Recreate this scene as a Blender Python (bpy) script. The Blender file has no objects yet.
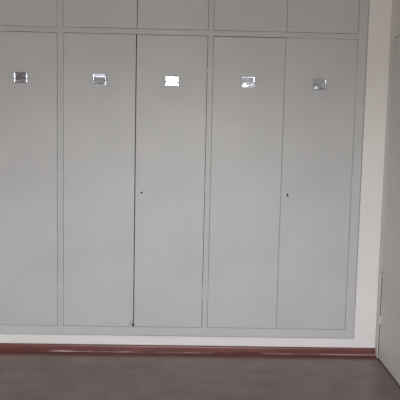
import bpy, bmesh, math, random
from mathutils import Vector, Matrix
random.seed(4)
sc = bpy.context.scene
col = sc.collection

# ------------------------------------------------------------------ materials
def new_mat(name):
    m = bpy.data.materials.new(name); m.use_nodes = True
    nt = m.node_tree
    return m, nt, nt.nodes['Principled BSDF']

def mottled(name, c1, c2, scale, rough, spec=0.5, metal=0.0, bump=0.0, stretch=(1, 1, 1), detail=4.0, lo=0.35, hi=0.65, rough2=None):
    m, nt, b = new_mat(name)
    tc = nt.nodes.new('ShaderNodeTexCoord')
    mp = nt.nodes.new('ShaderNodeMapping'); mp.inputs['Scale'].default_value = stretch
    nz = nt.nodes.new('ShaderNodeTexNoise')
    nz.inputs['Scale'].default_value = scale; nz.inputs['Detail'].default_value = detail
    rp = nt.nodes.new('ShaderNodeValToRGB')
    rp.color_ramp.elements[0].position = lo; rp.color_ramp.elements[0].color = (*c1, 1)
    rp.color_ramp.elements[1].position = hi; rp.color_ramp.elements[1].color = (*c2, 1)
    nt.links.new(tc.outputs['Object'], mp.inputs['Vector'])
    nt.links.new(mp.outputs['Vector'], nz.inputs['Vector'])
    nt.links.new(nz.outputs['Fac'], rp.inputs['Fac'])
    nt.links.new(rp.outputs['Color'], b.inputs['Base Color'])
    b.inputs['Roughness'].default_value = rough
    b.inputs['Specular IOR Level'].default_value = spec
    b.inputs['Metallic'].default_value = metal
    if rough2 is not None:
        mr = nt.nodes.new('ShaderNodeMapRange')
        mr.inputs['To Min'].default_value = rough; mr.inputs['To Max'].default_value = rough2
        nt.links.new(nz.outputs['Fac'], mr.inputs['Value'])
        nt.links.new(mr.outputs['Result'], b.inputs['Roughness'])
    if bump:
        bp = nt.nodes.new('ShaderNodeBump'); bp.inputs['Strength'].default_value = bump
        bp.inputs['Distance'].default_value = 0.004
        nt.links.new(nz.outputs['Fac'], bp.inputs['Height'])
        nt.links.new(bp.outputs['Normal'], b.inputs['Normal'])
    return m

M = {}
M['cab'] = mottled('painted_cabinet_grey', (.436, .433, .440), (.470, .464, .470), 2.2, .42, .35)
M['frame'] = mottled('painted_frame_grey', (.446, .443, .450), (.472, .468, .474), 2.2, .40, .35)
M['inside'] = mottled('bare_cabinet_inside', (.10, .095, .085), (.13, .12, .11), 5, .8, .2)
M['white'] = mottled('white_wall_paint', (.670, .634, .626), (.705, .666, .656), 1.6, .75, .2, bump=.03)
M['doorpaint'] = mottled('grey_room_door_paint', (.575, .565, .545), (.625, .610, .592), 2.5, .45, .35)
M['doorframe'] = mottled('grey_door_frame_paint', (.640, .620, .612), (.680, .655, .648), 3, .5, .3)
M['ceil'] = mottled('ceiling_paint', (.62, .60, .57), (.66, .64, .61), 1.2, .85, .2)
M['skirt'] = mottled('oxide_red_paint', (.120, .040, .037), (.165, .055, .050), 7, .38, .5, stretch=(1, 3, 3))
M['glint_bead'] = mottled('glossy_red_painted_glint', (.14, .05, .046), (.50, .36, .34), 1.3, .14, .6, lo=.47, hi=.60)  # pale patches paint a broken highlight into the red of the bead
M['chrome'] = mottled('polished_chrome', (.60, .65, .76), (.70, .75, .86), 30, .10, .5, metal=1.0, rough2=.16)
M['dull'] = mottled('dull_metal', (.40, .40, .40), (.52, .52, .51), 60, .35, .5, metal=1.0)
M['screw'] = mottled('dark_screw', (.10, .10, .10), (.16, .16, .16), 60, .5, .4, metal=.6)
M['slot_shade'] = mottled('painted_slot_shade', (.09, .08, .08), (.13, .12, .12), 20, .7, .2)  # dark tone standing in for shade in the door slot
M['dark'] = mottled('dark_slot', (.010, .010, .010), (.02, .02, .02), 40, .6, .3)
M['outframe'] = mottled('white_window_frame', (.70, .70, .69), (.75, .75, .74), 5, .5, .3)

def floor_mat():
    m, nt, b = new_mat('brown_screed_floor')
    tc = nt.nodes.new('ShaderNodeTexCoord')
    def noise(scale, detail, st, rot=0):
        mp = nt.nodes.new('ShaderNodeMapping'); mp.inputs['Scale'].default_value = st
        mp.inputs['Rotation'].default_value = (0, 0, rot)
        n = nt.nodes.new('ShaderNodeTexNoise'); n.inputs['Scale'].default_value = scale; n.inputs['Detail'].default_value = detail
        nt.links.new(tc.outputs['Object'], mp.inputs['Vector']); nt.links.new(mp.outputs['Vector'], n.inputs['Vector'])
        return n
    a = noise(1.6, 5, (1, 1, 1)); c = noise(5, 6, (1, 2.2, 1), .5)
    mx = nt.nodes.new('ShaderNodeMath'); mx.operation = 'MULTIPLY_ADD'; mx.inputs[1].default_value = .55
    ad = nt.nodes.new('ShaderNodeMath'); ad.operation = 'MULTIPLY'; ad.inputs[1].default_value = .45
    nt.links.new(c.outputs['Fac'], ad.inputs[0]); nt.links.new(a.outputs['Fac'], mx.inputs[0]); nt.links.new(ad.outputs[0], mx.inputs[2])
    rp = nt.nodes.new('ShaderNodeValToRGB')
    rp.color_ramp.elements[0].position = .36; rp.color_ramp.elements[0].color = (.170, .123, .112, 1)
    rp.color_ramp.elements[1].position = .64; rp.color_ramp.elements[1].color = (.245, .179, .162, 1)
    nt.links.new(mx.outputs[0], rp.inputs['Fac'])
    # the skirting's red reflection, painted into the floor colour as a ragged border
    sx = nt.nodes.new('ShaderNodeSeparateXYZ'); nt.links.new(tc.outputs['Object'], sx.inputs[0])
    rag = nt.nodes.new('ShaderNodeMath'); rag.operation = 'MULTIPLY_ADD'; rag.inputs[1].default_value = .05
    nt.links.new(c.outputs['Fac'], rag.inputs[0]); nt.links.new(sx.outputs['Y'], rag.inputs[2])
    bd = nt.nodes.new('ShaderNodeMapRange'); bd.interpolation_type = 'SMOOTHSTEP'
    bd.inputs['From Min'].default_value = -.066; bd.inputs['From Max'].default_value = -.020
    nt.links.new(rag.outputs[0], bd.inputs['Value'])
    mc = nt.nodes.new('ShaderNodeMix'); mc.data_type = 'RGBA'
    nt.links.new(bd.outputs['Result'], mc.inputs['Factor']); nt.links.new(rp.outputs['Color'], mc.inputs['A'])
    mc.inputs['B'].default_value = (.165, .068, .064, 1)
    nt.links.new(mc.outputs['Result'], b.inputs['Base Color'])
    mr = nt.nodes.new('ShaderNodeMapRange'); mr.inputs['To Min'].default_value = .18; mr.inputs['To Max'].default_value = .30
    nt.links.new(a.outputs['Fac'], mr.inputs['Value']); nt.links.new(mr.outputs['Result'], b.inputs['Roughness'])
    b.inputs['Specular IOR Level'].default_value = .55
    bp = nt.nodes.new('ShaderNodeBump'); bp.inputs['Strength'].default_value = .015; bp.inputs['Distance'].default_value = .004
    nt.links.new(c.outputs['Fac'], bp.inputs['Height']); nt.links.new(bp.outputs['Normal'], b.inputs['Normal'])
    return m
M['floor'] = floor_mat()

def glass_mat():
    m = bpy.data.materials.new('window_glass'); m.use_nodes = True
    nt = m.node_tree; nt.nodes.clear()
    out = nt.nodes.new('ShaderNodeOutputMaterial'); mix = nt.nodes.new('ShaderNodeMixShader')
    tr = nt.nodes.new('ShaderNodeBsdfTransparent'); gl = nt.nodes.new('ShaderNodeBsdfGlossy')
    gl.inputs['Roughness'].default_value = .02; tr.inputs['Color'].default_value = (.95, .97, .96, 1)
    mix.inputs[0].default_value = .07
    nt.links.new(tr.outputs[0], mix.inputs[1]); nt.links.new(gl.outputs[0], mix.inputs[2]); nt.links.new(mix.outputs[0], out.inputs[0])
    return m
M['glass'] = glass_mat()

# ------------------------------------------------------------------ mesh helpers
def box(bm, x0, x1, y0, y1, z0, z1, mi=0):
    vs = [bm.verts.new((x, y, z)) for x in (x0, x1) for y in (y0, y1) for z in (z0, z1)]
    for f in ((0, 1, 3, 2), (4, 6, 7, 5), (0, 4, 5, 1), (2, 3, 7, 6), (0, 2, 6, 4), (1, 5, 7, 3)):
        fc = bm.faces.new([vs[i] for i in f]); fc.material_index = mi
    return vs

def cyl(bm, c, axis, r, h, n=20, r2=None, mi=0):
    """cylinder from c along axis (unit vector) for h"""
    axis = Vector(axis).normalized(); q = axis.to_track_quat('Z', 'Y').to_matrix()
    r2 = r if r2 is None else r2
    a = [bm.verts.new(Vector(c) + q @ Vector((r * math.cos(t), r * math.sin(t), 0))) for t in [2 * math.pi * i / n for i in range(n)]]
    b = [bm.verts.new(Vector(c) + q @ Vector((r2 * math.cos(t), r2 * math.sin(t), h))) for t in [2 * math.pi * i / n for i in range(n)]]
    fs = [bm.faces.new([a[i], a[(i + 1) % n], b[(i + 1) % n], b[i]]) for i in range(n)]
    fs += [bm.faces.new(a[::-1]), bm.faces.new(b)]
    for f in fs: f.material_index = mi

def obj(name, bm, mats, parent=None, bevel=0.0, seg=2, smooth=False):
    bmesh.ops.recalc_face_normals(bm, faces=bm.faces)
    me = bpy.data.meshes.new(name); bm.to_mesh(me); bm.free()
    for m in (mats if isinstance(mats, (list, tuple)) else [mats]): me.materials.append(m)
    o = bpy.data.objects.new(name, me); col.objects.link(o)
    if parent is not None: o.parent = parent
    if bevel:
        b = o.modifiers.new('bevel', 'BEVEL'); b.width = bevel; b.segments = seg; b.limit_method = 'ANGLE'; b.harden_normals = False
    if smooth:
        for p in me.polygons: p.use_smooth = True
    return o

def empty(name, loc):
    o = bpy.data.objects.new(name, None); o.empty_display_size = .1; o.location = loc; col.objects.link(o); return o

def thing(name, loc, label, cat, group=None):
    o = empty(name, loc); o['label'] = label; o['category'] = cat
    if group: o['group'] = group
    return o

def struct(name, bm, mats, **k):
    o = obj(name, bm, mats, **k); o['kind'] = 'structure'; return o

# ------------------------------------------------------------------ measures (metres, floor z = 0, cabinet fronts at y = 0)
Z_FR, Z_BT, Z_L, Z_SEAM, Z_U, Z_TOP = .1175, .1805, 2.251, 2.2685, 2.286, 2.89
UNITS = [  # unit x0, opening x0, split, opening x1, unit x1
    (-1.9615, -1.943, -1.446, -.9490, -.9302),
    (-.9302, -.9114, -.4090, .0833, .1014),
    (.1014, .1195, .6197, 1.1195, 1.1826),
]
WALL_R = 1.344; WALL_L = -3.3; CEIL = 2.92; Y_BACK = -5.2; DEPTH = .56

# ------------------------------------------------------------------ setting
bm = bmesh.new(); box(bm, WALL_L - .1, WALL_R + .2, Y_BACK - .15, .75, -.12, 0)
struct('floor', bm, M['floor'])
bm = bmesh.new(); box(bm, WALL_L - .1, WALL_R + .2, Y_BACK - .15, .75, CEIL, CEIL + .1)
struct('ceiling', bm, M['ceil'])

WY = .005                                   # wall face, the cabinet frame stands 5 mm proud
bm = bmesh.new()
ox0, ox1, oz0 = UNITS[0][0] - .005, UNITS[2][4] + .005, Z_FR - .005
box(bm, WALL_L, ox0, WY, .66, 0, CEIL)
box(bm, ox1, WALL_R, WY, .66, 0, CEIL)
box(bm, ox0, ox1, WY, .66, 0, oz0)
box(bm, ox0, ox1, WY, .66, Z_TOP + .004, CEIL)
box(bm, WALL_L, WALL_R, .66, .75, 0, CEIL)
struct('wall_back', bm, M['white'])

# right wall with a door recess
DY0, DY1, DZ = -.012, -1.07, 2.3185           # outside of the door frame
bm = bmesh.new()
box(bm, WALL_R, WALL_R + .1, DY0, .66, 0, CEIL)
box(bm, WALL_R, WALL_R + .1, Y_BACK, DY1, 0, CEIL)
box(bm, WALL_R, WALL_R + .1, DY1, DY0, DZ, CEIL)
box(bm, WALL_R + .1, WALL_R + .2, Y_BACK, .75, 0, CEIL)
struct('wall_right', bm, M['white'])
bm = bmesh.new(); box(bm, WALL_L - .1, WALL_L, Y_BACK, .75, 0, CEIL)
struct('wall_left', bm, M['white'])

# wall behind the camera: a window and, right of it, a tall glazed opening added to brighten the lower right
WINS = [(-2.0, -.35, .90, 2.15, 3), (-.05, 1.15, .12, 2.15, 2)]
bm = bmesh.new()
edges = [WALL_L - .1] + [v for w in WINS for v in w[:2]] + [WALL_R + .2]
for i in range(0, len(edges), 2): box(bm, edges[i], edges[i + 1], Y_BACK - .15, Y_BACK, 0, CEIL)
for w in WINS:
    box(bm, w[0], w[1], Y_BACK - .15, Y_BACK, 0, w[2]); box(bm, w[0], w[1], Y_BACK - .15, Y_BACK, w[3], CEIL)
struct('wall_front', bm, M['white'])
for n, (W0, W1, WZ0, WZ1, np_) in enumerate(WINS):
    win = empty('window_%d' % (n + 1), ((W0 + W1) / 2, Y_BACK - .08, WZ0)); win['kind'] = 'structure'
    hw, hh = (W1 - W0) / 2, WZ1 - WZ0
    bm = bmesh.new()
    box(bm, -hw, hw, -.03, .03, 0, .05); box(bm, -hw, hw, -.03, .03, hh - .05, hh)
    for i in range(np_ + 1):
        cx = -hw + .025 + i * (2 * hw - .05) / np_
        box(bm, cx - .025, cx + .025, -.03, .03, .05, hh - .05)
    obj('window_frame', bm, M['outframe'], win, bevel=.004)
    for i in range(np_):
        a = -hw + .05 + i * (2 * hw - .05) / np_; b = a + (2 * hw - .05) / np_ - .05
        bm = bmesh.new(); box(bm, a, b, -.003, .003, .05, hh - .05)
        obj('window_pane', bm, M['glass'], win)
    pl = bpy.data.lights.new('window_portal', 'AREA'); pl.shape = 'RECTANGLE'; pl.size = W1 - W0; pl.size_y = WZ1 - WZ0
    pl.cycles.is_portal = True
    po = bpy.data.objects.new('window_portal', pl); col.objects.link(po)
    po.location = ((W0 + W1) / 2, Y_BACK - .14, (WZ0 + WZ1) / 2); po.rotation_euler = (math.radians(90), 0, 0)

# skirting on the back wall: upper face, and a rounded lower lip added to catch a highlight
def profile_x(pts, x0, x1):
    bm = bmesh.new()
    a = [bm.verts.new((x0, y, z)) for y, z in pts]; b = [bm.verts.new((x1, y, z)) for y, z in pts]
    n = len(pts)
    for i in range(n): bm.faces.new([a[i], a[(i + 1) % n], b[(i + 1) % n], b[i]])
    bm.faces.new(a); bm.faces.new(b[::-1])
    return bm
skx = WALL_R - .004
bb = empty('baseboard_back', (0, 0, 0)); bb['kind'] = 'structure'
obj('skirting', profile_x([(WY, 0), (-.010, 0), (-.010, .037), (-.008, .0425), (-.003, .0455), (WY, .0455)], WALL_L, skx), M['skirt'], bb)
glint_bead = [(-.010, 0)] + [(-.010 - .009 * math.cos(t), .0075 * math.sin(t)) for t in (0, .3, .6, .9, 1.2, 1.57)]
obj('skirting_glint_bead', profile_x(glint_bead, WALL_L, skx), M['glint_bead'], bb, smooth=True)

# ------------------------------------------------------------------ grey door on the right wall
d = empty('door_1', (WALL_R, DY0, 0)); d['kind'] = 'structure'
FW = .034
bm = bmesh.new()
w = abs(DY1 - DY0)
box(bm, -.004, .099, -FW, -.001, 0, DZ - .001); box(bm, -.004, .099, -w + .001, -w + FW, 0, DZ - .001)
box(bm, -.004, .099, -w + FW, -FW, DZ - .060, DZ - .001)
obj('door_frame', bm, M['doorframe'], d, bevel=.003)
LZ = DZ - .060 - .006
bm = bmesh.new()                               # the hinge edge is cut back below knee height, leaving a slot for the painted shade strip
ya, yb, yc = -w + FW + .004, -FW - .0015, -FW - .021
pts = [(ya, .012), (yc, .012), (yc, .597), (yb, .612), (yb, LZ), (ya, LZ)]
fr = [bm.verts.new((-.004, y_, z_)) for y_, z_ in pts]; bk = [bm.verts.new((.036, y_, z_)) for y_, z_ in pts]
for i in range(6): bm.faces.new([fr[i], fr[(i + 1) % 6], bk[(i + 1) % 6], bk[i]])
bm.faces.new(fr); bm.faces.new(bk[::-1])
leaf = obj('door_leaf', bm, M['doorpaint'], d, bevel=.002)
def hinge(z, r, h, y_, m):
    bm = bmesh.new()
    for k in range(3): cyl(bm, (-.004 - r * .6, y_, z - h / 2 + k * h / 3), (0, 0, 1), r, h / 3 - .001, 14)
    box(bm, -.0045, .004, y_ - .016, y_, z - h / 2, z + h / 2)
    return obj('hinge', bm, m, leaf)
bm = bmesh.new(); box(bm, 0, .030, -FW - .0195, -FW - .0005, .012, .590)  # dark strip added where the slot is only in shade
obj('door_slot_shade', bm, M['slot_shade'], leaf)['label'] = 'dark strip standing in for shade in the hinge joint of the door'
hinge(.292, .0038, .055, -FW - .022, M['outframe'])
hinge(.625, .0050, .030, -FW - .008, M['dull'])
bm = bmesh.new()                               # handle on the free edge
cyl(bm, (-.004, -w + FW + .07, 1.02), (-1, 0, 0), .024, .008, 24); cyl(bm, (-.012, -w + FW + .07, 1.02), (-1, 0, 0), .009, .04, 16)
box(bm, -.060, -.044, -w + FW + .06, -w + FW + .19, 1.010, 1.030)
obj('door_handle', bm, M['dull'], leaf, bevel=.003)
bm = bmesh.new()                               # two small plugged screw holes near the hinge edge
for z in (1.03, 1.13): cyl(bm, (-.004, -FW - .075, z), (-1, 0, 0), .006, .0012, 12)
obj('screw_cap', bm, M['dull'], leaf)

# ------------------------------------------------------------------ cabinet pieces
G = .0022                                      # joint round a door
T = .018

def carcass(root, x0, x1, z0, z1):
    bm = bmesh.new(); t = .016; e = .0003
    y0, y1 = .020, DEPTH
    box(bm, x0 + e, x0 + t, y0, y1, z0 + e, z1 - e); box(bm, x1 - t, x1 - e, y0, y1, z0 + e, z1 - e)
    box(bm, x0 + t, x1 - t, y0, y1, z0 + e, z0 + t); box(bm, x0 + t, x1 - t, y0, y1, z1 - t, z1 - e)
    box(bm, x0 + t, x1 - t, y1 - .008, y1, z0 + t, z1 - t)
    o = obj('carcass', bm, M['inside'], root); return o

def frame(root, x0, x1, z0, z1, a0, a1, b0, b1):
    """face frame: outside x0..x1, z0..z1, opening a0..a1, b0..b1"""
    bm = bmesh.new(); e = .0003
    o_ = [bm.verts.new(p) for p in ((x0 + e, 0, z0 + e), (x1 - e, 0, z0 + e), (x1 - e, 0, z1 - e), (x0 + e, 0, z1 - e))]
    i_ = [bm.verts.new(p) for p in ((a0, 0, b0), (a1, 0, b0), (a1, 0, b1), (a0, 0, b1))]
    for k in range(4): bm.faces.new([o_[k], o_[(k + 1) % 4], i_[(k + 1) % 4], i_[k]])
    r = bmesh.ops.extrude_face_region(bm, geom=bm.faces[:])
    for v in [g for g in r['geom'] if isinstance(g, bmesh.types.BMVert)]: v.co.y += .0195
    return obj('face_frame', bm, M['frame'], root, bevel=.0012)

def door(root, x0, x1, z0, z1, hinge_side, ajar=0.0):
    """door slab; its own origin is on the hinge edge at the front, so it can stand a hair ajar"""
    hx = x0 if hinge_side < 0 else x1
    bm = bmesh.new(); box(bm, x0 - hx, x1 - hx, 0, T, z0, z1)
    o = obj('door', bm, M['cab'], root, bevel=.0016)
    o.location = (hx, .0005, 0); o.rotation_euler = (0, 0, ajar)
    return o, hx

PW, PH = .0475, .0385                            # half size of a pull plate
def pull_plate(parent, x, z, tilt, pan, bulge, dent, lean):
    """pressed chrome pull: rolled rim, sloping sides, a shallow pan that is not quite true, two fixing screws"""
    bm = bmesh.new()
    def ring(w, h, y, r=.004):
        pts = []
        for cx, cz, a0 in ((w - r, h - r, 0), (-w + r, h - r, 90), (-w + r, -h + r, 180), (w - r, -h + r, 270)):
            for k in range(4):
                t = math.radians(a0 + 30 * k); pts.append((cx + r * math.cos(t), y, cz + r * math.sin(t)))
        return [bm.verts.new(p) for p in pts]
    rings = [ring(PW, PH, 0), ring(PW - .001, PH - .001, -.0030), ring(PW - .004, PH - .004, -.0042), ring(PW - .0060, PH - .0050, -.0042), ring(PW - .0085, PH - .0070, -.0038), ring(PW - .0105, PH - .0085, -.0031), ring(PW - .0125, PH - .0100, -.0018), ring(PW - .0135, PH - .0108, -.0006)]
    for a, b in zip(rings, rings[1:]):
        n = len(a)
        for i in range(n): bm.faces.new([a[i], a[(i + 1) % n], b[(i + 1) % n], b[i]]).smooth = True
    bm.faces.new(rings[0])
    # pan: a grid, tilted (tilt > 0 looks down), panned, and slightly dished
    w, h = PW - .0122, PH - .0098; N = 12
    grid = []
    for j in range(N + 1):
        row = []
        for i in range(N + 1):
            u, v = -1 + 2 * i / N, -1 + 2 * j / N
            y = -.0030 + tilt * (-v) * h + pan * u * w + bulge * (u * u + v * v) + dent * math.sin(3.1 * u + 1.3) * math.cos(2.6 * v + .4)
            row.append(bm.verts.new((u * w, y, v * h)))
        grid.append(row)
    for j in range(N):
        for i in range(N): bm.faces.new([grid[j][i], grid[j][i + 1], grid[j + 1][i + 1], grid[j + 1][i]]).smooth = True
    for s in (-1, 1): cyl(bm, (s * (PW - .005), -.0030, -.007), (0, -1, 0), .0052, .0030, 12, .0040, mi=1)
    o = obj('pull_plate', bm, [M['chrome'], M['screw']], parent)
    o.location = (x, -.0003 - lean * PH, z); o.rotation_euler = (lean, 0, 0); o['label'] = 'chrome pull plate'
    return o

def lock(parent, x, z, big):
    bm = bmesh.new()
    cyl(bm, (0, 0, 0), (0, -1, 0), .0105, .003, 24, .0095)
    cyl(bm, (0, -.003, 0), (0, -1, 0), .0075, .0008, 16, mi=1)
    box(bm, -.0038, .0038, -.0040, -.002, -.013 if big else -.009, .010 if big else .003, mi=1)
    o = obj('lock', bm, [M['cab'] if big else M['dull'], M['dark']], parent); o.location = (x, 0, z); o['label'] = 'small door lock with a dark keyhole'
    return o

Z_PLATE = 2.0
plates = {  # unit, door: (plate x, plate z, tilt, pan, bulge, dent)
    (0, 1): (-1.201, 1.9375, .19, .03, .0004, .0002, .045),
    (1, 0): (-.660, 1.9365, -.18, .00, .0006, .0003, .018),
    (1, 1): (-.160, 1.9355, .03, .00, .0002, .0000, .04),
    (2, 0): (.368, 1.9405, -.035, .01, .0010, .0005, .02),
    (2, 1): (.867, 1.9355, -.13, -.04, .0010, .0014, .0),
    (0, 0): (-1.695, 1.9315, .0, .0, .0006, .0002, .05),
}
LOW = ['tall grey wardrobe cut by the left edge, its chrome pull plate dark',
       'tall grey middle wardrobe, one pull plate shining white, wide dark joint between its doors',
       'tall grey wardrobe at the right end, next to the white wall strip']
UP = ['grey overhead cupboard cut by the left edge, above the wardrobe with the dark pull plate',
      'grey overhead cupboard in the middle, above the wardrobe with the shining white pull plate',
      'grey overhead cupboard at the right end, next to the white wall strip']
for u, (x0, a0, mid, a1, x1) in enumerate(UNITS):
    cx = (x0 + x1) / 2
    # tall unit
    r = thing('wardrobe', (cx, 0, Z_FR), LOW[u], 'wardrobe', 'built-in grey wardrobes along the back wall')
    parts = [carcass(r, x0, x1, Z_FR, Z_SEAM), frame(r, x0, x1, Z_FR, Z_SEAM, a0, a1, Z_BT, Z_L)]
    gm = (.0025, .0030, .0010)[u]
    topgap = (.003, .003, .0045)[u]
    dl, hl = door(r, a0 + G, mid - gm, Z_BT + G, Z_L - topgap, -1)
    dr, hr = door(r, mid + gm, a1 - (.0030 if u != 2 else .0022), Z_BT + G, Z_L - (.0030 if u != 2 else .0018), 1)
    parts += [dl, dr]
    for k, (dd, hx) in enumerate(((dl, hl), (dr, hr))):
        px, pz, ti, pa, bu, de, le = plates[(u, k)]
        pull_plate(dd, px - hx, pz, ti, pa, bu, de, le)
    if u == 1:
        lock(dr, mid + .048 - hr, 1.1555, False)
        bm = bmesh.new(); cyl(bm, (0, 0, 0), (0, -1, 0), .004, .0015, 12, .003)
        s = obj('screw', bm, M['dull'], dl); s.location = (mid - .075 - hl, 0, 1.1635)
        bm = bmesh.new()                         # worn catch at the foot of the left door
        cyl(bm, (0, 0, 0), (0, -1, 0), .016, .012, 20, .012); cyl(bm, (.016, 0, .004), (0, -1, 0), .008, .010, 14, mi=1)
        box(bm, -.004, .010, -.006, 0, .008, .040)
        s = obj('door_catch', bm, [M['dull'], M['dark']], dl, bevel=.001); s.location = (mid - .019 - hl, 0, Z_BT + .014)
        s['label'] = 'small metal catch at the foot of the door'
    if u == 2: lock(dr, mid + .047 - hr, 1.1565, True)
    if u == 0: lock(dr, mid + .040 - hr, 1.1565, True)
    for dd, hx, e in ((dl, hl, -1), (dr, hr, 1)):   # painted-over hinge knuckles on the joint
        for hz, hh in ((2.0215, .045), (1.2315, .080), (.4365, .105)):
            bm = bmesh.new()
            for k in range(3): cyl(bm, (0, 0, hz - hh / 2 + k * hh / 3), (0, 0, 1), .0050, hh / 3 - .0008, 14)
            h_ = obj('hinge', bm, M['frame'], dd); h_.location = (e * .0010, -.0005, 0)
    for p in parts: p.location = Vector(p.location) - r.location
    # overhead unit
    r = thing('overhead_cupboard', (cx, 0, Z_SEAM), UP[u], 'cupboard', 'overhead cupboards above the wardrobes')
    parts = [carcass(r, x0, x1, Z_SEAM, Z_TOP), frame(r, x0, x1, Z_SEAM, Z_TOP, a0, a1, Z_U, Z_TOP - .03)]
    parts.append(door(r, a0 + G, mid + .004 - (.0022, .0022, .0013)[u], Z_U + .0025, Z_TOP - .03 - G, -1)[0])
    parts.append(door(r, mid + .004 + (.0022, .0022, .0013)[u], a1 - G, Z_U + .0025, Z_TOP - .03 - G, 1)[0])
    for p in parts: p.location = Vector(p.location) - r.location

# ------------------------------------------------------------------ daylight
wld = bpy.data.worlds.new('sky'); sc.world = wld; wld.use_nodes = True
nt = wld.node_tree; bg = nt.nodes['Background']
tc = nt.nodes.new('ShaderNodeTexCoord'); sp = nt.nodes.new('ShaderNodeSeparateXYZ'); rp = nt.nodes.new('ShaderNodeValToRGB')
mr = nt.nodes.new('ShaderNodeMapRange'); mr.inputs['From Min'].default_value = -1; mr.inputs['From Max'].default_value = 1
nt.links.new(tc.outputs['Generated'], sp.inputs[0]); nt.links.new(sp.outputs['Z'], mr.inputs['Value'])
nt.links.new(mr.outputs['Result'], rp.inputs['Fac']); nt.links.new(rp.outputs['Color'], bg.inputs['Color'])
el = rp.color_ramp.elements
el[0].position = .0; el[0].color = (.34, .325, .30, 1)
el[1].position = 1.0; el[1].color = (.80, .92, 1.15, 1)
for p, c in ((.47, (.42, .405, .38, 1)), (.53, (1.0, .985, 1.0, 1)), (.70, (.95, 1.0, 1.08, 1))):
    e = el.new(p); e.color = c
bg.inputs['Strength'].default_value = 8.0
# ------------------------------------------------------------------ camera (pose solved from the cabinet grid)
F, CX, CY = 430.0, 200.0, 150.0
EYE = 1.6665
p, y, r_ = (math.radians(a) for a in (3.888, -.816, 1.185))
Rx = Matrix(((1, 0, 0), (0, math.cos(p), -math.sin(p)), (0, math.sin(p), math.cos(p))))
Ry = Matrix(((math.cos(y), 0, math.sin(y)), (0, 1, 0), (-math.sin(y), 0, math.cos(y))))
Rz = Matrix(((math.cos(r_), -math.sin(r_), 0), (math.sin(r_), math.cos(r_), 0), (0, 0, 1)))
R = Rz @ Rx @ Ry
def w_(v): return Vector((v[0], v[2], -v[1]))
right, up, back = w_(R[0]), -w_(R[1]), -w_(R[2])
cam = bpy.data.cameras.new('camera'); co = bpy.data.objects.new('camera', cam); col.objects.link(co)
co.matrix_world = Matrix(((right.x, up.x, back.x, 0), (right.y, up.y, back.y, -3.0), (right.z, up.z, back.z, EYE), (0, 0, 0, 1)))
cam.sensor_width = 36; cam.lens = F / 400 * 36; cam.shift_y = -(200 - CY) / 400
cam.clip_start = .02
sc.camera = co

sc.view_settings.view_transform = 'Standard'; sc.view_settings.look = 'None'
sc.view_settings.gamma = 1; sc.view_settings.use_curve_mapping = False
sc.view_settings.exposure = 1.46
sc.cycles.max_bounces = 10; sc.cycles.diffuse_bounces = 6
sc.cycles.use_denoising = True
